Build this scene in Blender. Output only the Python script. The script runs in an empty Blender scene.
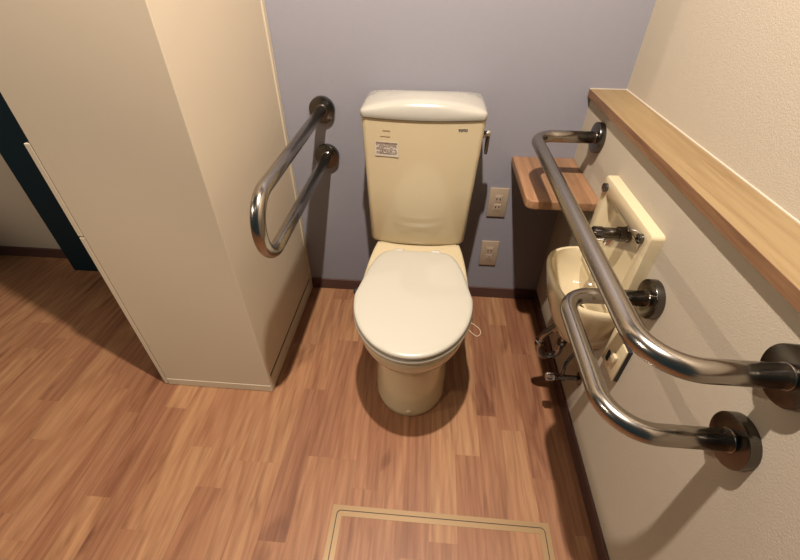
import bpy, bmesh, math, random
from mathutils import Vector, Matrix
random.seed(4)
D = bpy.data
C = bpy.context.scene.collection
PI = math.pi

# ------------------------------------------------------------------ materials
def new_mat(name):
    m = D.materials.new(name); m.use_nodes = True
    nt = m.node_tree
    return m, nt, nt.nodes['Principled BSDF']

def simple(name, col, rough=.5, metal=0., spec=.5, coat=0., bump=None, vary=None):
    m, nt, b = new_mat(name)
    b.inputs['Base Color'].default_value = (*col, 1)
    b.inputs['Roughness'].default_value = rough
    b.inputs['Metallic'].default_value = metal
    b.inputs['Specular IOR Level'].default_value = spec
    b.inputs['Coat Weight'].default_value = coat
    tc = nt.nodes.new('ShaderNodeTexCoord')
    if vary:
        n = nt.nodes.new('ShaderNodeTexNoise'); n.inputs['Scale'].default_value = vary[0]; n.inputs['Detail'].default_value = 4
        nt.links.new(tc.outputs['Object'], n.inputs['Vector'])
        mx = nt.nodes.new('ShaderNodeMix'); mx.data_type = 'RGBA'
        mx.inputs['A'].default_value = (*[c*(1-vary[1]) for c in col], 1)
        mx.inputs['B'].default_value = (*[min(1, c*(1+vary[1])) for c in col], 1)
        nt.links.new(n.outputs['Fac'], mx.inputs['Factor']); nt.links.new(mx.outputs['Result'], b.inputs['Base Color'])
    if bump:
        n = nt.nodes.new('ShaderNodeTexNoise'); n.inputs['Scale'].default_value = bump[0]; n.inputs['Detail'].default_value = 5
        nt.links.new(tc.outputs['Object'], n.inputs['Vector'])
        bp = nt.nodes.new('ShaderNodeBump'); bp.inputs['Strength'].default_value = bump[1]; bp.inputs['Distance'].default_value = bump[2]
        nt.links.new(n.outputs['Fac'], bp.inputs['Height']); nt.links.new(bp.outputs['Normal'], b.inputs['Normal'])
    return m

def math_node(nt, op, a, b=None):
    n = nt.nodes.new('ShaderNodeMath'); n.operation = op
    for i, v in enumerate((a, b)):
        if v is None: continue
        if isinstance(v, (int, float)): n.inputs[i].default_value = v
        else: nt.links.new(v, n.inputs[i])
    return n.outputs[0]

def floor_material():
    m, nt, b = new_mat('floor_wood')
    L = nt.links
    tc = nt.nodes.new('ShaderNodeTexCoord')
    sp = nt.nodes.new('ShaderNodeSeparateXYZ'); L.new(tc.outputs['Object'], sp.inputs[0])
    W, LEN = .0757, .48
    xs = math_node(nt, 'DIVIDE', math_node(nt, 'ADD', sp.outputs['X'], 10.018), W)
    xi = math_node(nt, 'FLOOR', xs); xf = math_node(nt, 'FRACT', xs)
    wn = nt.nodes.new('ShaderNodeTexWhiteNoise'); wn.noise_dimensions = '1D'; L.new(xi, wn.inputs['W'])
    ys = math_node(nt, 'ADD', math_node(nt, 'DIVIDE', math_node(nt, 'ADD', sp.outputs['Y'], 10), LEN), math_node(nt, 'MULTIPLY', wn.outputs['Value'], 7.3))
    yi = math_node(nt, 'FLOOR', ys); yf = math_node(nt, 'FRACT', ys)
    cb = nt.nodes.new('ShaderNodeCombineXYZ'); L.new(xi, cb.inputs[0]); L.new(yi, cb.inputs[1])
    w2 = nt.nodes.new('ShaderNodeTexWhiteNoise'); w2.noise_dimensions = '2D'; L.new(cb.outputs[0], w2.inputs['Vector'])
    ramp = nt.nodes.new('ShaderNodeValToRGB'); L.new(w2.outputs['Value'], ramp.inputs['Fac'])
    r = ramp.color_ramp
    r.elements[0].position = 0; r.elements[0].color = (.235, .108, .056, 1)
    r.elements[1].position = 1; r.elements[1].color = (.32, .170, .084, 1)
    e = r.elements.new(.45); e.color = (.275, .133, .067, 1)
    # grain: coordinates stretched along y, shifted per board
    off = math_node(nt, 'MULTIPLY', w2.outputs['Value'], 37.)
    gx = math_node(nt, 'ADD', math_node(nt, 'MULTIPLY', sp.outputs['X'], 75.), off)
    gy = math_node(nt, 'ADD', math_node(nt, 'MULTIPLY', sp.outputs['Y'], 4.2), off)
    gc = nt.nodes.new('ShaderNodeCombineXYZ'); L.new(gx, gc.inputs[0]); L.new(gy, gc.inputs[1])
    g1 = nt.nodes.new('ShaderNodeTexNoise'); g1.inputs['Scale'].default_value = 1; g1.inputs['Detail'].default_value = 7; g1.inputs['Roughness'].default_value = .62; g1.inputs['Distortion'].default_value = .7
    L.new(gc.outputs[0], g1.inputs['Vector'])
    gr = nt.nodes.new('ShaderNodeValToRGB'); L.new(g1.outputs['Fac'], gr.inputs['Fac'])
    gr.color_ramp.elements[0].position = .30; gr.color_ramp.elements[0].color = (.52, .45, .42, 1)
    gr.color_ramp.elements[1].position = .62; gr.color_ramp.elements[1].color = (1.06, 1.05, 1.03, 1)
    # knots / dark heart streaks
    kx = math_node(nt, 'ADD', math_node(nt, 'MULTIPLY', sp.outputs['X'], 13.), off)
    ky = math_node(nt, 'ADD', math_node(nt, 'MULTIPLY', sp.outputs['Y'], 2.6), off)
    kc = nt.nodes.new('ShaderNodeCombineXYZ'); L.new(kx, kc.inputs[0]); L.new(ky, kc.inputs[1])
    k1 = nt.nodes.new('ShaderNodeTexNoise'); k1.inputs['Scale'].default_value = 1; k1.inputs['Detail'].default_value = 3; k1.inputs['Distortion'].default_value = 1.2
    L.new(kc.outputs[0], k1.inputs['Vector'])
    kr = nt.nodes.new('ShaderNodeValToRGB'); L.new(k1.outputs['Fac'], kr.inputs['Fac'])
    kr.color_ramp.elements[0].position = .60; kr.color_ramp.elements[0].color = (1, 1, 1, 1)
    kr.color_ramp.elements[1].position = .74; kr.color_ramp.elements[1].color = (.52, .42, .38, 1)
    def mul(a, c, f=1.):
        x = nt.nodes.new('ShaderNodeMix'); x.data_type = 'RGBA'; x.blend_type = 'MULTIPLY'; x.inputs['Factor'].default_value = f
        L.new(a, x.inputs['A']); L.new(c, x.inputs['B']); return x.outputs['Result']
    # broad streaks of redder and yellower wood inside each board
    tx = math_node(nt, 'ADD', math_node(nt, 'MULTIPLY', sp.outputs['X'], 22.), off)
    ty = math_node(nt, 'ADD', math_node(nt, 'MULTIPLY', sp.outputs['Y'], 2.2), off)
    tcb = nt.nodes.new('ShaderNodeCombineXYZ'); L.new(tx, tcb.inputs[0]); L.new(ty, tcb.inputs[1]); tcb.inputs[2].default_value = 3.1
    t1 = nt.nodes.new('ShaderNodeTexNoise'); t1.inputs['Scale'].default_value = 1; t1.inputs['Detail'].default_value = 4; t1.inputs['Distortion'].default_value = .9
    L.new(tcb.outputs[0], t1.inputs['Vector'])
    tr = nt.nodes.new('ShaderNodeValToRGB'); L.new(t1.outputs['Fac'], tr.inputs['Fac'])
    tr.color_ramp.elements[0].position = .36; tr.color_ramp.elements[0].color = (.84, .72, .68, 1)
    tr.color_ramp.elements[1].position = .62; tr.color_ramp.elements[1].color = (1.12, 1.16, 1.15, 1)
    # cathedral rings: distorted bands stretched along the board
    wv = nt.nodes.new('ShaderNodeTexWave'); wv.wave_type = 'RINGS'; wv.rings_direction = 'Z'; wv.inputs['Scale'].default_value = .55; wv.inputs['Distortion'].default_value = 5.5; wv.inputs['Detail'].default_value = 2.5; wv.inputs['Detail Scale'].default_value = .7
    wx = math_node(nt, 'ADD', math_node(nt, 'MULTIPLY', sp.outputs['X'], 26.), off)
    wy = math_node(nt, 'ADD', math_node(nt, 'MULTIPLY', sp.outputs['Y'], 2.6), off)
    wc = nt.nodes.new('ShaderNodeCombineXYZ'); L.new(wx, wc.inputs[0]); L.new(wy, wc.inputs[1]); L.new(wc.outputs[0], wv.inputs['Vector'])
    wr = nt.nodes.new('ShaderNodeValToRGB'); L.new(wv.outputs['Fac'], wr.inputs['Fac'])
    wr.color_ramp.elements[0].position = .0; wr.color_ramp.elements[0].color = (.80, .73, .70, 1)
    wr.color_ramp.elements[1].position = .45; wr.color_ramp.elements[1].color = (1, 1, 1, 1)
    col = mul(mul(mul(mul(ramp.outputs['Color'], gr.outputs['Color'], .6), kr.outputs['Color'], .8), tr.outputs['Color'], .6), wr.outputs['Color'], .6)
    # joints
    ex = math_node(nt, 'MINIMUM', xf, math_node(nt, 'SUBTRACT', 1., xf))
    ey = math_node(nt, 'MINIMUM', yf, math_node(nt, 'SUBTRACT', 1., yf))
    jx = math_node(nt, 'LESS_THAN', ex, .009); jy = math_node(nt, 'LESS_THAN', ey, .0012)
    j = math_node(nt, 'MULTIPLY', math_node(nt, 'MAXIMUM', jx, jy), .16)
    fin = nt.nodes.new('ShaderNodeMix'); fin.data_type = 'RGBA'
    L.new(j, fin.inputs['Factor']); L.new(col, fin.inputs['A']); fin.inputs['B'].default_value = (.09, .04, .022, 1)
    L.new(fin.outputs['Result'], b.inputs['Base Color'])
    b.inputs['Roughness'].default_value = .5; b.inputs['Specular IOR Level'].default_value = .35
    bp = nt.nodes.new('ShaderNodeBump'); bp.inputs['Strength'].default_value = .12; bp.inputs['Distance'].default_value = .0008
    L.new(g1.outputs['Fac'], bp.inputs['Height']); L.new(bp.outputs['Normal'], b.inputs['Normal'])
    return m

def wood(name, c1, c2, axis='Y', strip=None, rough=.5, fine=70., sc=1.):
    m, nt, b = new_mat(name); L = nt.links
    tc = nt.nodes.new('ShaderNodeTexCoord'); sp = nt.nodes.new('ShaderNodeSeparateXYZ'); L.new(tc.outputs['Object'], sp.inputs[0])
    s = {'X': fine, 'Y': fine, 'Z': fine}; s[axis] = fine*.05
    cb = nt.nodes.new('ShaderNodeCombineXYZ')
    shift = 0.
    if strip:
        a, w = strip
        si = math_node(nt, 'FLOOR', math_node(nt, 'DIVIDE', math_node(nt, 'ADD', sp.outputs[a], 5.), w))
        wn = nt.nodes.new('ShaderNodeTexWhiteNoise'); wn.noise_dimensions = '1D'; L.new(si, wn.inputs['W'])
        shift = math_node(nt, 'MULTIPLY', wn.outputs['Value'], 19.)
    for i, ax in enumerate('XYZ'):
        v = math_node(nt, 'ADD', math_node(nt, 'MULTIPLY', sp.outputs[ax], s[ax]*sc), shift)
        L.new(v, cb.inputs[i])
    n = nt.nodes.new('ShaderNodeTexNoise'); n.inputs['Scale'].default_value = 1; n.inputs['Detail'].default_value = 6; n.inputs['Distortion'].default_value = .8; n.inputs['Roughness'].default_value = .6
    L.new(cb.outputs[0], n.inputs['Vector'])
    r = nt.nodes.new('ShaderNodeValToRGB'); L.new(n.outputs['Fac'], r.inputs['Fac'])
    r.color_ramp.elements[0].position = .3; r.color_ramp.elements[0].color = (*c2, 1)
    r.color_ramp.elements[1].position = .62; r.color_ramp.elements[1].color = (*c1, 1)
    out = r.outputs['Color']
    if strip:
        hs = nt.nodes.new('ShaderNodeHueSaturation'); L.new(out, hs.inputs['Color'])
        L.new(math_node(nt, 'ADD', math_node(nt, 'MULTIPLY', wn.outputs['Value'], .32), .84), hs.inputs['Value'])
        out = hs.outputs['Color']
    L.new(out, b.inputs['Base Color'])
    b.inputs['Roughness'].default_value = rough; b.inputs['Specular IOR Level'].default_value = .4
    bp = nt.nodes.new('ShaderNodeBump'); bp.inputs['Strength'].default_value = .15; bp.inputs['Distance'].default_value = .0006
    L.new(n.outputs['Fac'], bp.inputs['Height']); L.new(bp.outputs['Normal'], b.inputs['Normal'])
    return m

M = {}
M['floor'] = floor_material()
M['blue_wall'] = simple('blue_grey_wallpaper', (.225, .217, .240), .6, spec=.45, bump=(420, .35, .0012), vary=(60, .03))
M['cream_wall'] = simple('cream_wallpaper', (.40, .345, .265), .8, spec=.25, bump=(330, .45, .0014), vary=(50, .02))
M['ceiling'] = simple('ceiling_paper', (.08, .08, .085), .9, bump=(200, .2, .001))
M['cabinet'] = simple('cream_laminate', (.49, .41, .30), .48, spec=.35, bump=(300, .06, .0005), vary=(25, .012))
M['cabinet_edge'] = simple('cream_edge_band', (.50, .425, .31), .45)
M['groove'] = simple('dark_groove', (.03, .028, .022), .8)
M['base'] = wood('brown_baseboard', (.085, .040, .030), (.065, .031, .024), 'X', rough=.55, fine=40)
M['base_r'] = wood('brown_baseboard_side', (.085, .040, .030), (.065, .031, .024), 'Y', rough=.55, fine=40)
M['ledge'] = wood('light_oak', (.245, .168, .080), (.185, .115, .05), 'Y', rough=.45, fine=60)
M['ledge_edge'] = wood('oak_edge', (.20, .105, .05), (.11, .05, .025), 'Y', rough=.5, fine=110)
M['shelf'] = wood('laminated_cherry', (.27, .145, .072), (.17, .085, .042), 'Y', strip=('X', .034), rough=.42, fine=55)
M['ceramic'] = simple('ivory_ceramic', (.54, .45, .285), .13, spec=.55, coat=.4, vary=(6, .01))
M['lid_ceramic'] = simple('pale_ivory_ceramic', (.37, .35, .295), .24, spec=.55, coat=.4)
M['plastic'] = simple('ivory_plastic', (.42, .395, .325), .3, spec=.5, vary=(6, .01))
M['steel'] = simple('brushed_stainless', (.36, .325, .285), .22, metal=1., bump=(500, .05, .0004))
M['flange'] = simple('steel_dark_reflection', (.13, .12, .108), .22, metal=1.)  # steel darkened: the dark room's reflection is put into the flange colour
M['chrome'] = simple('chrome', (.62, .62, .62), .08, metal=1.)
M['mid_chrome'] = simple('dull_chrome', (.30, .29, .28), .1, metal=1.)
M['dark_chrome'] = simple('dark_chrome', (.16, .15, .15), .14, metal=1.)
M['black'] = simple('black_paint', (.006, .019, .026), .6, spec=.2)
M['dark'] = simple('dark_slot', (.015, .014, .014), .6)
M['outlet'] = simple('beige_plastic', (.34, .26, .18), .4)
M['outlet_in'] = simple('beige_plastic_insert', (.37, .285, .205), .38)
M['hatch'] = simple('bronze_aluminium', (.28, .18, .085), .38, metal=.25, spec=.5)
M['sticker'] = simple('sticker_paper', (.5, .45, .37), .55)
M['sticker_ink'] = simple('sticker_ink', (.16, .10, .08), .6)
M['sticker_head'] = simple('sticker_header', (.22, .155, .115), .6)
M['logo'] = simple('blue_black_ink', (.02, .022, .04), .5)
M['faint'] = simple('faint_brown_ink', (.3, .2, .11), .5)
M['caulk'] = simple('cream_caulk', (.52, .46, .37), .6)
M['cord'] = simple('cream_cord', (.72, .58, .38), .5)
M['hose'] = simple('grey_hose', (.07, .06, .055), .4)

# ------------------------------------------------------------------ mesh helpers
def link(name, bm, m, parent=None, smooth=False, angle=None):
    bmesh.ops.recalc_face_normals(bm, faces=bm.faces)
    me = D.meshes.new(name); bm.to_mesh(me); bm.free()
    me.materials.append(m)
    if smooth or angle:
        for p in me.polygons: p.use_smooth = True
    if angle: me.set_sharp_from_angle(angle=math.radians(angle))
    o = D.objects.new(name, me); C.objects.link(o)
    if parent:
        o.parent = parent
        # every mesh is modelled in world coordinates: cancel the offset of its parent chain
        off = Vector((0, 0, 0)); p = parent
        while p: off += Vector(p.location); p = p.parent
        me.transform(Matrix.Translation(-off))
    return o

def box(bm, lo, hi, bev=0., seg=2):
    b2 = bmesh.new()
    bmesh.ops.create_cube(b2, size=1)
    lo, hi = Vector(lo), Vector(hi)
    for v in b2.verts:
        v.co = Vector([(lo[i]+hi[i])/2 + v.co[i]*(hi[i]-lo[i]) for i in range(3)])
    if bev: bmesh.ops.bevel(b2, geom=list(b2.edges), offset=bev, segments=seg, affect='EDGES', profile=.5)
    me = D.meshes.new('t'); b2.to_mesh(me); b2.free(); bm.from_mesh(me); D.meshes.remove(me)

def B(lo, hi, bev=0., seg=2):
    bm = bmesh.new(); box(bm, lo, hi, bev, seg); return bm

def loft(bm, rings, cap0=True, cap1=True, closed=False):
    vr = [[bm.verts.new(p) for p in r] for r in rings]
    n = len(rings[0])
    pairs = list(zip(vr[:-1], vr[1:]))
    if closed: pairs.append((vr[-1], vr[0]))
    for a, b in pairs:
        for i in range(n):
            j = (i+1) % n
            bm.faces.new((a[i], a[j], b[j], b[i]))
    if cap0 and not closed: bm.faces.new(vr[0][::-1])
    if cap1 and not closed: bm.faces.new(vr[-1])
    return vr

def tube(bm, pts, r, seg=20, caps=True):
    pts = [Vector(p) for p in pts]
    t0 = (pts[1]-pts[0]).normalized()
    n = t0.orthogonal().normalized()
    rings = []
    for i, p in enumerate(pts):
        t = (pts[min(i+1, len(pts)-1)]-pts[max(i-1, 0)]).normalized()
        n = (n - t*n.dot(t)).normalized(); bn = t.cross(n)
        rr = r[i] if isinstance(r, (list, tuple)) else r
        rings.append([p + rr*(math.cos(2*PI*k/seg)*n + math.sin(2*PI*k/seg)*bn) for k in range(seg)])
    loft(bm, rings, caps, caps)

def fillet(pts, rads, n=14):
    """polyline with rounded corners"""
    pts = [Vector(p) for p in pts]; out = [pts[0]]
    for i in range(1, len(pts)-1):
        a, p, b = pts[i-1], pts[i], pts[i+1]; r = rads[i-1] if isinstance(rads, (list, tuple)) else rads
        u, v = (a-p).normalized(), (b-p).normalized()
        th = u.angle(v); d = r/math.tan(th/2)
        c = p + (u+v).normalized()*(r/math.sin(th/2))
        s, e = p+u*d-c, p+v*d-c
        ang = s.angle(e)
        for k in range(n+1):
            t = k/n
            out.append(c + (math.sin((1-t)*ang)*s + math.sin(t*ang)*e)/math.sin(ang))
    out.append(pts[-1]); return out

def smooth_path(pts, n=8):
    pts = [Vector(p) for p in pts]; out = []
    P = [pts[0]*2-pts[1]] + pts + [pts[-1]*2-pts[-2]]
    for i in range(1, len(P)-2):
        for k in range(n):
            t = k/n; a, b, c, d = P[i-1], P[i], P[i+1], P[i+2]
            out.append(.5*((2*b)+(-a+c)*t+(2*a-5*b+4*c-d)*t*t+(-a+3*b-3*c+d)*t**3))
    out.append(pts[-1]); return out

def lathe(bm, origin, axis, prof, seg=40):
    """prof: list of (distance along axis, radius)"""
    o = Vector(origin); a = Vector(axis).normalized(); n = a.orthogonal().normalized(); b = a.cross(n)
    rings = [[o + a*d + max(r, 1e-5)*(math.cos(2*PI*k/seg)*n + math.sin(2*PI*k/seg)*b) for k in range(seg)] for d, r in prof]
    loft(bm, rings)

def prism(bm, outline, z0, z1, bev=0., seg=3):
    b2 = bmesh.new()
    f = b2.faces.new([b2.verts.new((x, y, z0)) for x, y in outline])
    r = bmesh.ops.extrude_face_region(b2, geom=[f])
    for v in [g for g in r['geom'] if isinstance(g, bmesh.types.BMVert)]: v.co.z = z1
    if bev:
        es = [e for e in b2.edges if abs(e.verts[0].co.z-e.verts[1].co.z) < 1e-6]
        bmesh.ops.bevel(b2, geom=es, offset=bev, segments=seg, affect='EDGES', profile=.5)
    me = D.meshes.new('t'); b2.to_mesh(me); b2.free(); bm.from_mesh(me); D.meshes.remove(me)

def thing(name, label, cat, loc=(0, 0, 0), group=None):
    o = D.objects.new(name, None); C.objects.link(o); o.location = loc; o.empty_display_size = .05
    o['label'] = label; o['category'] = cat
    if group: o['group'] = group
    return o

def tag(o, label, cat, group=None):
    o['label'] = label; o['category'] = cat
    if group: o['group'] = group
    return o

def struct(name, bm, m, **k):
    o = link(name, bm, m, **k); o['kind'] = 'structure'; return o

def text_bm(s, size, extrude=.0003):
    cu = D.curves.new('t', 'FONT'); cu.body = s; cu.size = size; cu.extrude = extrude; cu.align_x = 'CENTER'; cu.align_y = 'CENTER'; cu.offset = size*.07
    o = D.objects.new('t', cu); C.objects.link(o)
    bpy.context.view_layer.update()
    me = D.meshes.new_from_object(o.evaluated_get(bpy.context.evaluated_depsgraph_get()))
    bm = bmesh.new(); bm.from_mesh(me)
    D.objects.remove(o); D.curves.remove(cu); D.meshes.remove(me)
    return bm

# ------------------------------------------------------------------ room
WX = .569      # face of the low half wall on the right
UX = .6686     # face of the wall above the ledge
LX, RX = -3.3, UX
FY = -2.5      # wall behind the camera
CH = 2.4
bm = B((LX-.1, FY-.1, -.05), (RX+.1, .3, 0)); floor = struct('floor', bm, M['floor'])
bm = B((LX-.1, FY-.1, CH), (RX+.1, .3, CH+.05)); struct('ceiling', bm, M['ceiling'])
struct('wall_back', B((-.86, 0, 0), (RX, .1, CH)), M['blue_wall'])
struct('wall_back_left', B((LX, .115, 0), (-1.60, .2, CH)), M['cream_wall'])
struct('wall_right', B((UX, FY, 0), (UX+.1, .1, CH)), M['cream_wall'])
struct('wall_right_low', B((WX, FY, 0), (UX, 0, .8565)), M['cream_wall'])
#struct('wall_left', B((LX-.1, FY, 0), (LX, .2, CH)), M['cream_wall'])
#struct('wall_front', B((LX-.1, FY-.1, 0), (RX+.1, FY, CH)), M['cream_wall'])
struct('baseboard_back', B((-.4365, -.007, 0), (WX-.007, 0, .054), .001, 1), M['base'])
struct('baseboard_right', B((WX-.007, FY, 0), (WX, 0, .054), .001, 1), M['base_r'])
struct('baseboard_left', B((LX, .107, 0), (-1.625, .115, .054), .001, 1), M['base'])
# dark door beyond the cabinet
d = struct('door_1', B((-1.62, .02, 0), (-.865, .06, CH), .002, 1), M['black'])

# wooden cap on the half wall
ld = tag(link('wall_ledge', B((.5582, FY, .8567), (UX, 0, .8797), .0008, 1), M['ledge']),
         'long light oak board capping the low half wall on the right', 'ledge')
eb = link('front_strip', B((.5572, FY, .8569), (.5583, 0, .8793), .0003, 1), M['ledge_edge'], ld)  # thin strip, darker and redder than the board, over its front face
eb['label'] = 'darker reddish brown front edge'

struct('trim_1', B((UX-.0028, FY, .8790), (UX, 0, .8818)), M['caulk'])
struct('trim_2', B((.5582, -.0025, .8790), (UX, 0, .8812)), M['caulk'])

# corner shelf
def rounded_outline():
    x0, x1, y0, y1, r = .359, WX, -.327, 0, .026
    pts = [(x0, y1), (x0, y0+r)]
    for k in range(1, 9):
        a = PI + (PI/2)*k/8
        pts.append((x0+r+r*math.cos(a), y0+r+r*math.sin(a)))
    pts += [(x1, y0), (x1, y1)]
    return pts
bm = bmesh.new(); prism(bm, rounded_outline(), .628, .655, .003)
tag(link('corner_shelf', bm, M['shelf'], angle=40), 'reddish laminated wood shelf with rounded corner in the back right corner', 'shelf')

# ------------------------------------------------------------------ floor hatch
hx0, hx1, hy1, hy0 = -.1445, .4503, -.9323, -1.527
t = thing('floor_hatch', 'square underfloor access hatch with a bronze metal frame, flush in the wood floor', 'hatch', ((hx0+hx1)/2, (hy0+hy1)/2, 0))
def frame_bm(x0, x1, y0, y1, w, z0, z1, rad, inner=None):
    def rr(x0, x1, y0, y1, r):
        o = []
        for cx, cy, a0 in ((x1-r, y1-r, 0), (x0+r, y1-r, PI/2), (x0+r, y0+r, PI), (x1-r, y0+r, 1.5*PI)):
            for k in range(6):
                a = a0 + PI/2*k/5; o.append((cx+r*math.cos(a), cy+r*math.sin(a)))
        return o
    a = rr(x0, x1, y0, y1, rad); b = rr(x0+w, x1-w, y0+w, y1-w, inner or rad)
    bm = bmesh.new()
    rings = [[(x, y, z0) for x, y in a], [(x, y, z1) for x, y in a], [(x, y, z1) for x, y in b], [(x, y, z0) for x, y in b]]
    loft(bm, rings, closed=True)
    return bm
link('frame', frame_bm(hx0, hx1, hy0, hy1, .0125, 0, .0022, .001, .012), M['hatch'], t)
link('gap', frame_bm(hx0+.0125, hx1-.0125, hy0+.0125, hy1-.0125, .003, 0, .0006, .012, .010), M['dark'], t)
p = link('lid', frame_bm(hx0+.0148, hx1-.0148, hy0+.0148, hy1-.0148, .0135, 0, .0022, .010, .0005), M['hatch'], t)
p = link('lid_panel', B((hx0+.0283, hy0+.0283, 0), (hx1-.0283, hy1-.0283, .0012)), M['floor'], t)
# keep the plank pattern continuous: floor texture is in object space, so shift the object's origin back to the world's
def origin_to_world(o):
    off = Vector((0, 0, 0)); q = o.parent
    while q: off += Vector(q.location); q = q.parent
    o.data.transform(Matrix.Translation(off)); o.location = -off
origin_to_world(p)

# ------------------------------------------------------------------ tall cabinet
cR, cL, cF, cT = -.4374, -.8165, -.5787, 2.38
t = thing('tall_cabinet', 'tall cream storage cabinet standing against the blue grey wall left of the toilet', 'cabinet', ((cR+cL)/2, cF/2, 0))
link('side_panel', B((cL, cF, .034), (cR, cF+.018, cT), .0012, 1), M['cabinet'], t)
link('plinth_strip', B((cL, cF-.0015, .002), (cR, cF+.018, .0332), .0012, 1), M['cabinet_edge'], t)
link('carcass', B((cL, cF+.018, .002), (cR-.006, -.001, cT)), M['cabinet'], t)
link('back_panel', B((cR-.006, cF+.018, .071), (cR-.001, -.026, cT), .0006, 1), M['cabinet'], t)
link('bottom_rail', B((cR-.006, cF+.018, .002), (cR+.001, -.001, .060), .001, 1), M['cabinet_edge'], t)
link('edge_strip', B((cR-.006, -.024, .061), (cR+.003, -.001, cT), .0015, 2), M['cabinet_edge'], t)
link('groove', B((cR-.006, cF+.018, .060), (cR-.0022, -.026, .071)), M['groove'], t)
for i, (a, b) in enumerate(((.004, .6255), (.6295, .876))):
    dd = link('door', B((cL-.0165, cF+.0005, a), (cL-.0022, -.003, b), .001, 1), M['cabinet_edge'], t)
link('door_gap', B((cL-.0022, cF+.003, .004), (cL, -.003, .876)), M['groove'], t)
for z in (.09, .1):
    pass
bm = bmesh.new()
for z in (.083, .095): lathe(bm, (cR+.0028, -.014, z), (1, 0, 0), [(0, .002), (.0008, .002), (.001, .001)], 12)
link('screw', bm, M['groove'], t)

# ------------------------------------------------------------------ grab bars
def flange(parent, c, axis, R=.043, th=.017, name='flange'):
    bm = bmesh.new()
    lathe(bm, c, axis, [(0, R*.96), (0, R), (th-.0015, R), (th-.0004, R-.0005), (th, R-.0016), (th, .0165)], 56)
    f = link(name, bm, M['flange'], parent, angle=30)
    bm = bmesh.new()
    lathe(bm, Vector(c)+Vector(axis)*(th), axis, [(0, .0190), (.0012, .0190), (.0018, .0184), (.0018, .0165)], 40)
    link('collar', bm, M['steel'], f, angle=30)
TR = .0172
# right wall bars
t = thing('wall_grab_bar', 'long upper stainless steel grab bar on the right wall, crossing over the hand basin', 'grab bar', (WX, -.6, .787))
path = fillet([(WX-.016, -.167, .787), (.379, -.167, .787), (.381, -1.031, .787), (WX-.016, -1.031, .787)], [.058, .075])
bm = bmesh.new(); tube(bm, path, TR, 32); link('bar', bm, M['steel'], t, smooth=True)
flange(t, (WX, -.167, .787), (-1, 0, 0)); flange(t, (WX, -1.031, .787), (-1, 0, 0))
t = thing('wall_grab_bar', 'short lower stainless steel grab bar on the right wall, just under the longer one', 'grab bar', (WX, -.87, .637))
path = fillet([(WX-.016, -.712, .637), (.378, -.712, .637), (.378, -1.036, .637), (WX-.016, -1.036, .637)], [.058, .075])
bm = bmesh.new(); tube(bm, path, TR, 32); link('bar', bm, M['steel'], t, smooth=True)
flange(t, (WX, -.712, .637), (-1, 0, 0)); flange(t, (WX, -1.036, .637), (-1, 0, 0))
# left projecting bar
t = thing('projecting_grab_bar', 'U-shaped stainless steel grab bar sticking out of the wall left of the toilet', 'grab bar', (-.298, 0, .715))
path = fillet([(-.298, -.016, .795), (-.298, -.659, .795), (-.298, -.659, .634), (-.298, -.016, .634)], [.0795, .0795], 18)
bm = bmesh.new(); tube(bm, path, TR, 32); link('bar', bm, M['steel'], t, smooth=True)
flange(t, (-.298, 0, .795), (0, -1, 0)); flange(t, (-.298, 0, .634), (0, -1, 0))

# ------------------------------------------------------------------ toilet
TX = .047
toilet = thing('toilet', 'ivory ceramic toilet with closed lid and tall cistern in the middle of the room', 'toilet', (TX, -.38, 0))
def egg(z, w, yf, yb, yc, wb, n=64, pf=2.0, pb=3.2):
    """closed outline: half-width w at yc, front tip yf, back yb with back half-width wb"""
    pts = []
    for k in range(n):
        a = 2*PI*k/n
        c, s = math.cos(a), math.sin(a)
        if s <= 0:   # front half
            x = w*math.copysign(abs(c)**(2/pf), c); y = yc + (yf-yc)*-1*abs(s)**(2/pf)*-1 if False else yc - (yc-yf)*abs(s)**(2/pf)
        else:
            u = abs(s)**(2/pb); x = math.copysign(abs(c)**(2/pb), c); y = yc + (yb-yc)*u
            x *= w + (wb-w)*min(1, u)**1.35
        pts.append((TX + x, y, z))
    return pts
# bowl and pedestal
R_ = [
    (0.000, .117, -.634, -.12, -.50, .105),
    (0.004, .120, -.638, -.12, -.50, .108),
    (0.020, .121, -.638, -.12, -.50, .108),
    (0.100, .118, -.628, -.11, -.49, .105),
    (0.180, .116, -.622, -.10, -.49, .105),
    (0.235, .120, -.628, -.09, -.49, .110),
    (0.275, .133, -.655, -.07, -.49, .125),
    (0.305, .148, -.690, -.05, -.49, .140),
    (0.335, .1605, -.722, -.04, -.49, .150),
    (0.362, .1670, -.740, -.03, -.495, .153),
    (0.385, .1695, -.746, -.03, -.495, .154),
    (0.397, .1690, -.746, -.03, -.495, .154),
    (0.401, .1660, -.743, -.035, -.495, .151),
    (0.402, .1600, -.737, -.04, -.495, .145),
]
bm = bmesh.new(); loft(bm, [egg(z, w, yf, yb, yc, wb) for z, w, yf, yb, yc, wb in R_])
link('bowl', bm, M['ceramic'], toilet, angle=50)
# seat ring
def slab(name, zs, mat, yf, yb, w, wb, yc=-.525, pb=3.0, parent=toilet, ang=40):
    bm = bmesh.new(); loft(bm, [egg(z, w-i, yf+i, yb-i, yc, wb-i, 72, 2.0, pb) for z, i in zs])
    return link(name, bm, mat, parent, angle=ang)
seat = slab('seat', [(.406, .006), (.4075, .003), (.411, .001), (.418, 0), (.422, .002), (.4235, .006)], M['plastic'], -.7515, -.272, .1725, .130, pb=6.)
lid = slab('lid', [(.4265, .007), (.4275, .003), (.431, .0005), (.436, 0), (.440, .0015), (.4425, .005), (.4437, .011), (.4447, .03), (.4452, .07)], M['plastic'], -.7520, -.298, .1705, .118, pb=8.)
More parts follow.
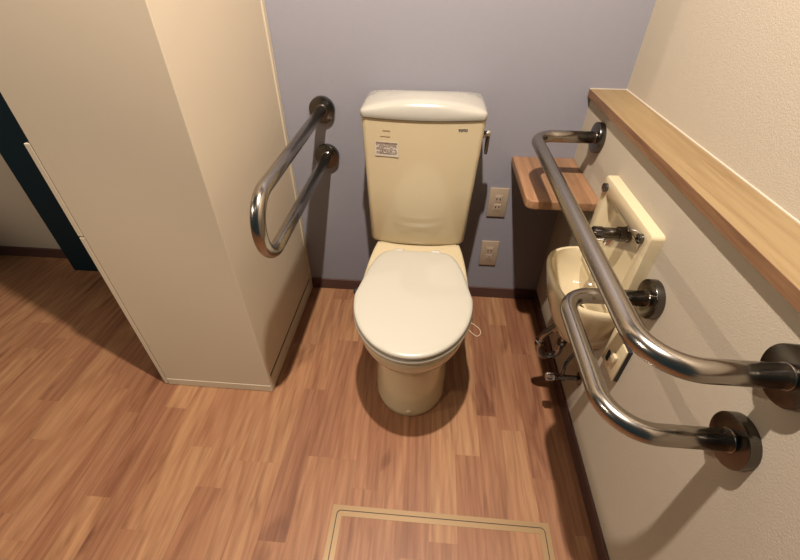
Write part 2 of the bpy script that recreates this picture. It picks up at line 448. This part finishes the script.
# small buffers between seat and bowl
for s in (-1, 1):
    link('seat_buffer', B((TX+s*.055-.014, -.722, .4015), (TX+s*.055+.014, -.708, .4065), .001, 1), M['hose'], toilet)
for s in (-1, 1):
    bm = bmesh.new()
    lathe(bm, (TX+s*.062-.014, -.262, .4105), (1, 0, 0), [(0, .0065), (.0015, .008), (.0265, .008), (.028, .0065)], 20)
    box(bm, (TX+s*.062-.011, -.268, .402), (TX+s*.062+.011, -.254, .4105))
    link('hinge', bm, M['plastic'], toilet, angle=40)
# cistern
def tank_ring(z, w, yf, yb, bow, r=.018, n=20):
    pts = []
    # back edge left->right is straight, front bowed
    def fr(x): return yf - bow*(1-(x/w)**2)
    pts.append((TX-w, yb, z)); pts.append((TX-w*1.0, yb*.5+yf*.5, z))
    pts.append((TX-w, yf+r, z))
    for k in range(1, 6):
        a = PI + (PI/2)*k/6
        pts.append((TX-w+r+r*math.cos(a), yf+r+r*math.sin(a), z))
    for k in range(n+1):
        x = -(w-r) + 2*(w-r)*k/n
        pts.append((TX+x, fr(x)+bow*(1-((w-r)/w)**2), z))
    for k in range(1, 6):
        a = 1.5*PI + (PI/2)*k/6
        pts.append((TX+w-r+r*math.cos(a), yf+r+r*math.sin(a), z))
    pts.append((TX+w, yf+r, z)); pts.append((TX+w, yb*.5+yf*.5, z)); pts.append((TX+w, yb, z))
    return pts
bm = bmesh.new()
rings = []
for z, w, yf, i in ((.404, .152, -.190, -.004), (.409, .1595, -.198, -.004), (.420, .1635, -.202, -.004), (.62, .172, -.2065, -.002), (.80, .1795, -.211, 0), (.838, .1805, -.213, .001)):
    rings.append([(x+i, y, z_) for x, y, z_ in tank_ring(z, w, yf, -.022, .020)])
loft(bm, rings); tank = link('cistern', bm, M['ceramic'], toilet, angle=45)
bm = bmesh.new()
rings = []
def crown(x, y):
    u = (x-TX)/.182; v = (y+.118)/.10
    return .027*(1-u*u) + .003*(1-v*v) + .003*(v+1)*.5*(1-u*u)
for z, i, c in ((.8395, .003, 0), (.8403, .001, 0), (.842, 0, 0), (.853, 0, 0), (.8570, .0010, .2), (.8595, .0035, .5), (.8608, .008, .8), (.8615, .016, 1), (.8615, .035, 1), (.8615, .06, 1), (.8615, .085, 1)):
    rg = tank_ring(.0, .1825-i, -.217+i, -.030-i*.75, .021*(1-i/.1), r=max(.018-i*.3, .004))
    rings.append([(x, y, z+crown(x, y)*c) for x, y, _ in rg])
loft(bm, rings); link('cistern_lid', bm, M['lid_ceramic'], toilet, angle=55)
# coupling block under the cistern
link('cistern_base', B((TX-.135, -.205, .4), (TX+.135, -.03, .4055), .002, 1), M['ceramic'], toilet, angle=40)
# flush handle on the right of the cistern
bm = bmesh.new()
lathe(bm, (TX+.1775, -.135, .778), (1, 0, 0), [(0, .014), (.012, .014), (.0135, .0125), (.026, .0125), (.028, .011)], 32)
h = link('flush_handle', bm, M['chrome'], toilet, angle=40)
bm = bmesh.new()
rings = []
for z, hy, hx in ((.782, .011, .0055), (.765, .0115, .006), (.745, .011, .006), (.725, .0105, .0055), (.715, .0085, .004)):
    cx = TX+.2
    rings.append([(cx+hx*math.copysign(abs(math.cos(a))**.6, math.cos(a)), -.135+hy*math.copysign(abs(math.sin(a))**.6, math.sin(a)), z) for a in [2*PI*k/20 for k in range(20)]])
loft(bm, rings); link('lever', bm, M['dark_chrome'], h, smooth=True)
# marks on the cistern; front face y at given x
def tank_front(x, z):
    w = .1795; u = (x-TX)/w
    yf = -.202 - (z-.42)*.0092/.38
    return yf - .020*(1-u*u) + .020*(1-((w-.018)/w)**2)
def on_tank(name, bm, m, x, z, parent, lift=.0004, lab=None):
    # bm is in XY plane centred on the origin -> stand up facing -y and follow the face
    ang = math.atan(-.04*(x-TX)/.1755**2*-1)
    mat = Matrix.Translation((x, tank_front(x, z)-lift, z)) @ Matrix.Rotation(ang, 4, 'Z') @ Matrix.Rotation(PI/2, 4, 'X')
    bm.transform(mat)
    return link(name, bm, m, parent)
lg = on_tank('logo', text_bm('TOTO', .0095), M['logo'], .1635, .8125, tank)
lg['label'] = 'small dark maker lettering'
on_tank('printed_mark', B((-.011, -.0015, 0), (.011, .0015, .0003)), M['faint'], -.058, .806, tank)
on_tank('printed_mark', B((-.015, -.0008, 0), (.015, .0008, .0003)), M['faint'], -.062, .789, tank)
st = on_tank('sticker', B((-.0355, -.0225, 0), (.0355, .0225, .0004)), M['sticker'], -.058, .751, tank)
st['label'] = 'pale sticker with rows of fine print'
on_tank('sticker_header', B((-.033, .0145, 0), (.033, .0205, .0004)), M['sticker_head'], -.058, .751, st, .0009)
bm = bmesh.new()
box(bm, (-.004, .0150, 0), (.005, .0195, .0004))
rr = random.Random(8)
for r in range(7):
    y = .0115 - r*.0042; x = -.031
    while x < .029:
        L_ = rr.uniform(.002, .008); hgt = rr.uniform(.0014, .0030)
        if rr.random() < .88: box(bm, (x, y-hgt/2, 0), (min(x+L_, .031), y+hgt/2, .0003))
        x += L_ + rr.uniform(.0008, .003)
on_tank('fine_print', bm, M['sticker_ink'], -.058, .751, st, .0012)
# foot cap
bm = bmesh.new(); lathe(bm, (TX+.001, -.6335, .027), (0, -1, .06), [(0, .009), (.004, .009), (.006, .007), (.007, .004)], 24)
link('bolt_cap', bm, M['ceramic'], toilet, smooth=True)
# thin cord loop poking out behind the bowl
bm = bmesh.new()
tube(bm, smooth_path([(.14, -.22, .085), (.20, -.19, .04), (.262, -.172, .006), (.300, -.196, .003), (.316, -.222, .003), (.312, -.244, .003), (.296, -.252, .003), (.270, -.224, .004), (.235, -.20, .02), (.14, -.20, .06)], 8), .0016, 8)
link('cord_loop', bm, M['cord'], toilet, smooth=True)

# water supply valve low behind the toilet
t = thing('supply_valve', 'small dark water valve low on the back wall, half hidden behind the toilet bowl', 'valve', (-.15, 0, .1))
bm = bmesh.new(); lathe(bm, (-.150, 0, .10), (0, -1, 0), [(0, .022), (.003, .022), (.005, .011), (.19, .010), (.196, .008)], 24); vb = link('valve_body', bm, M['hose'], t, angle=40)
for y_, d_ in ((-.130, .064), (-.196, .054)):
    bm = bmesh.new(); lathe(bm, (-.152, y_, .10), (-1, 0, 0), [(0, .006), (d_-.03, .006), (d_-.03, .013), (d_-.004, .014), (d_, .010)], 20); link('valve_knob', bm, M['dark'], t, angle=40)
bm = bmesh.new(); tube(bm, smooth_path([(-.150, -.06, .108), (-.145, -.06, .16), (-.11, -.065, .25), (-.08, -.075, .33), (-.07, -.08, .397)], 8), .006, 12); link('hose', bm, M['hose'], t, smooth=True)

# ------------------------------------------------------------------ wall outlets
def outlet(x, z, label, lower):
    t = thing('wall_outlet', label, 'outlet', (x, 0, z))
    pl = link('cover_plate', B((x-.035, -.0065, z-.060), (x+.035, 0, z+.060), .0022, 2), M['outlet'], t, angle=40)
    link('insert', B((x-.0145, -.0078, z-.033), (x+.0145, -.006, z+.033), .0006, 1), M['outlet_in'], t)
    for i, dz in enumerate((.0165, -.0165)):
        s = link('socket', B((x-.0125, -.0090, z+dz-.0115), (x+.0125, -.0074, z+dz+.0115), .0008, 1), M['outlet_in'], t)
        bm = bmesh.new()
        if lower and i:
            box(bm, (x-.0095, -.0094, z+dz-.007), (x+.0095, -.0088, z+dz-.0062))
            box(bm, (x-.0095, -.0094, z+dz+.006), (x+.0095, -.0088, z+dz+.0068))
            box(bm, (x-.0095, -.0094, z+dz-.007), (x-.0089, -.0088, z+dz+.0068))
            box(bm, (x+.0005, -.0094, z+dz-.0015), (x+.0050, -.0088, z+dz+.0015))
        else:
            for dx in (-.0060, .0060):
                box(bm, (x+dx-.0019, -.0094, z+dz-.0045), (x+dx+.0019, -.0088, z+dz+.0040))
        link('slots', bm, M['dark'], s)
outlet(.3363, .4737, 'upper of two beige wall outlets right of the toilet, with two pairs of slots', False)
outlet(.3362, .2395, 'lower of two beige wall outlets right of the toilet, near the baseboard', True)

# ------------------------------------------------------------------ hand basin in the right wall
by0, by1 = -.656, -.352
basin = thing('hand_basin', 'small ivory ceramic hand basin with a square splash plate on the low right wall', 'basin', (WX, (by0+by1)/2, .42))
PX = .541      # front of splash plate
def rrect(y0, y1, z0, z1, r, x, n=7):
    o = []
    for cy, cz, a0 in ((y1-r, z1-r, 0), (y0+r, z1-r, PI/2), (y0+r, z0+r, PI), (y1-r, z0+r, 1.5*PI)):
        for k in range(n):
            a = a0 + PI/2*k/(n-1); o.append((x, cy+r*math.cos(a), cz+r*math.sin(a)))
    return o
bm = bmesh.new()
zb, zt = .50, .757
rings = [rrect(by0, by1, zb, zt, .010, WX), rrect(by0, by1, zb, zt, .010, PX+.006), rrect(by0+.001, by1-.001, zb, zt-.001, .010, PX+.0015),
         rrect(by0+.005, by1-.005, zb+.004, zt-.005, .010, PX),
         rrect(by0+.032, by1-.032, zb+.01, zt-.036, .010, PX), rrect(by0+.040, by1-.040, zb+.012, zt-.046, .012, PX+.006), rrect(by0+.052, by1-.050, zb+.014, zt-.066, .016, PX+.022),
         rrect(by0+.060, by1-.058, zb+.015, zt-.074, .014, PX+.024)]
loft(bm, rings); link('splash_plate', bm, M['ceramic'], basin, angle=35)
# bowl: outer shell, rim and inner hollow as one loft of D-shaped rings
def dring(xf, y0, y1, xb, z, p=3.2, n=56, drop=0.):
    """outline from the wall (xb) bulging out to xf; super-ellipse half"""
    cy = (y0+y1)/2; hy = (y1-y0)/2; o = []
    for k in range(n):
        a = PI*k/(n-1)
        c, s = math.cos(a), math.sin(a)
        y = cy + hy*math.copysign(abs(c)**(2/p), c)
        u = abs(s)**(2/p)
        x = xb - (xb-xf)*u
        o.append((x, y, z))
    return o
bm = bmesh.new()
XB = WX-.001
R2 = [(0.4870, -.585, -.425, XB, .338), (0.4790, -.597, -.413, XB, .342), (0.4610, -.618, -.394, XB, .368), (0.4410, -.639, -.374, XB, .420), (0.4260, -.652, -.361, XB, .480), (0.4210, -.657, -.356, XB, .508), (0.4195, -.658, -.354, XB, .520), (0.4205, -.657, -.3555, XB, .527),
      (0.4250, -.6535, -.3595, XB, .5305), (0.4315, -.6475, -.3665, XB, .529), (.431, -.643, -.371, .548, .522), (.436, -.637, -.377, .546, .500), (.447, -.622, -.392, .543, .465), (.466, -.595, -.420, .541, .435), (.492, -.560, -.465, .540, .4235)]
loft(bm, [dring(a, b, c, d_, e_) for a, b, c, d_, e_ in R2], True, True)
link('basin_bowl', bm, M['ceramic'], basin, angle=50)
bm = bmesh.new(); lathe(bm, (.520, -.516, .4235), (0, 0, 1), [(0, .015), (.002, .015), (.003, .012), (.003, .004)], 28); dr = link('drain', bm, M['dark_chrome'], basin, angle=40)
# fixing caps
for y, z in ((-.380, .732), (-.623, .731)):
    bm = bmesh.new(); lathe(bm, (PX, y, z), (-1, 0, 0), [(0, .0115), (.008, .0115), (.0095, .010), (.010, .006), (.0085, .005)], 28)
    link('fixing_cap', bm, M['dark_chrome'], basin, angle=40)
# tap
fx, fy, fz = .562, -.527, .681
bm = bmesh.new(); lathe(bm, (fx, fy, fz), (-1, 0, 0), [(0, .020), (.006, .020), (.008, .0185), (.024, .0185), (.025, .0155), (.062, .0155), (.063, .0175), (.082, .0175), (.084, .0155), (.084, .012), (.082, .009)], 36)
tp = link('tap', bm, M['dark_chrome'], basin, angle=35)
bm = bmesh.new(); lathe(bm, (fx-.033, fy, fz-.008), (-.35, 0, -1), [(0, .011), (.022, .011), (.024, .010), (.024, .007)], 24); link('spout', bm, M['chrome'], tp, angle=35)

# waste trap and stop valve under the basin
t = thing('waste_trap', 'looped chrome waste trap pipe under the hand basin', 'pipe', (.5, -.51, .2))
bm = bmesh.new()
pth = [(.490, -.508, .338), (.484, -.508, .345), (.470, -.508, .325), (.453, -.508, .300), (.446, -.508, .268), (.450, -.508, .232), (.468, -.508, .206), (.493, -.508, .203), (.510, -.508, .222), (.513, -.508, .252), (.513, -.508, .285), (.520, -.508, .308), (.540, -.508, .315), (WX-.003, -.508, .315)]
tube(bm, smooth_path(pth, 8), .0105, 18); link('trap_pipe', bm, M['mid_chrome'], t, smooth=True)
for o_, a_ in (((.446, -.508, .255), (0, 0, 1)), ((.513, -.508, .262), (0, 0, 1)), ((.478, -.508, .322), (.3, 0, 1))):
    bm = bmesh.new(); lathe(bm, o_, a_, [(0, .011), (.001, .0145), (.016, .0145), (.017, .011)], 8)
    link('slip_nut', bm, M['mid_chrome'], t)
bm = bmesh.new(); lathe(bm, (WX, -.508, .315), (-1, 0, 0), [(0, .024), (.003, .024), (.007, .014), (.008, .010)], 30); link('wall_cover', bm, M['chrome'], t, angle=40)
t = thing('stop_valve', 'small chrome stop valve with ribbed knob on the low wall beneath the basin', 'valve', (WX, -.583, .193))
vy, vz = -.583, .193
bm = bmesh.new(); lathe(bm, (WX, vy, vz), (-1, 0, 0), [(0, .020), (.004, .020), (.009, .013), (.010, .008), (.045, .008), (.045, .0105), (.068, .0105), (.070, .007), (.078, .007)], 30); link('valve_body', bm, M['dark_chrome'], t, angle=40)
bm = bmesh.new()
rings = []
for d_, r_ in ((.076, .008), (.079, .013), (.098, .0125), (.102, .009)):
    rings.append([(WX-d_, vy+(r_*(1+.12*math.cos(6*a)))*math.cos(a), vz+(r_*(1+.12*math.cos(6*a)))*math.sin(a)) for a in [2*PI*k/48 for k in range(48)]])
loft(bm, rings); link('valve_knob', bm, M['chrome'], t, angle=40)
bm = bmesh.new(); tube(bm, smooth_path([(WX-.056, vy, vz+.006), (WX-.056, vy, .222), (WX-.052, vy+.01, .246), (WX-.036, vy+.022, .268), (WX-.020, vy+.03, .29), (WX-.02, vy+.038, .315), (WX-.025, vy+.045, .338)], 8), .0055, 12)
link('supply_pipe', bm, M['dark_chrome'], t, smooth=True)

# control panel on the low wall
t = thing('wall_panel', 'small cream wall plate with raised square button and dark oval window, right of the basin underside', 'switch', (WX, -.70, .415))
py0, py1, pz0, pz1 = -.738, -.655, .383, .492
link('plate', B((.5535, py0, pz0), (.5585, py1, pz1), .002, 2), M['ceramic'], t, angle=40)
link('side_shade', B((.5585, py0+.0005, pz0+.001), (WX, py1, pz1-.001)), M['dark'], t)  # dark block standing in for the shade along the plate's near side
link('button', B((.545, -.722, .430), (.5535, -.700, .452), .002, 2), M['ceramic'], t, angle=40)
bm = bmesh.new()
loft(bm, [rrect(-.688, -.674, .398, .434, .006, .5535), rrect(-.688, -.674, .398, .434, .006, .5527)])
w = link('window', bm, M['black'], t); w['label'] = 'dark oval window'

# ------------------------------------------------------------------ lights
def lamp(name, loc, aim, power, col, r, cone, blend):
    l = D.lights.new(name, 'SPOT'); l.spot_size = math.radians(cone); l.spot_blend = blend
    l.energy = power; l.color = col; l.shadow_soft_size = r
    o = D.objects.new(name, l); C.objects.link(o); o.location = loc
    o.rotation_euler = (Vector(aim)-Vector(loc)).to_track_quat('-Z', 'Y').to_euler(); return o
lamp('ceiling_downlight', (.03, -.94, 2.33), (.03, -.94, 0), 250, (1., .885, .785), .022, 150, .35)
lamp('entrance_downlight', (-1.1, -1.9, 2.33), (-1.15, -1.8, 0), 120, (1., .84, .66), .05, 88, .5)
lamp('adjoining_room_lamp', (-3.1, -1.6, 2.2), (.57, -.95, .75), 120, (1., .86, .70), .03, 36, .5)
lamp('far_wall_fill', (-2.4, -1.1, 2.3), (-1.85, .115, 1.05), 130, (1., .84, .68), .04, 38, .6)  # made-up spot out of view, added to brighten the far left wall

w = D.worlds.new('world'); bpy.context.scene.world = w; w.use_nodes = True
w.node_tree.nodes['Background'].inputs[0].default_value = (.42, .72, .8, 1); w.node_tree.nodes['Background'].inputs[1].default_value = .075

# ------------------------------------------------------------------ camera
cam = D.cameras.new('camera'); co = D.objects.new('camera', cam); C.objects.link(co)
yaw, pit, rol = .0779, .6863, .0051
fw = Vector((-math.sin(yaw)*math.cos(pit), math.cos(yaw)*math.cos(pit), -math.sin(pit)))
rt = Vector((math.cos(yaw), math.sin(yaw), 0)); up = rt.cross(fw)
r2 = math.cos(rol)*rt + math.sin(rol)*up; u2 = -math.sin(rol)*rt + math.cos(rol)*up
m = Matrix((r2, u2, -fw)).transposed().to_4x4(); m.translation = (.0764, -1.401, 1.2178)
co.matrix_world = m
cam.sensor_width = 36; cam.lens = 405.84*36/800; cam.clip_start = .02
bpy.context.scene.camera = co
vs = bpy.context.scene.view_settings
vs.view_transform = 'Standard'; vs.look = 'None'; vs.gamma = 1; vs.exposure = 0.; vs.use_curve_mapping = False
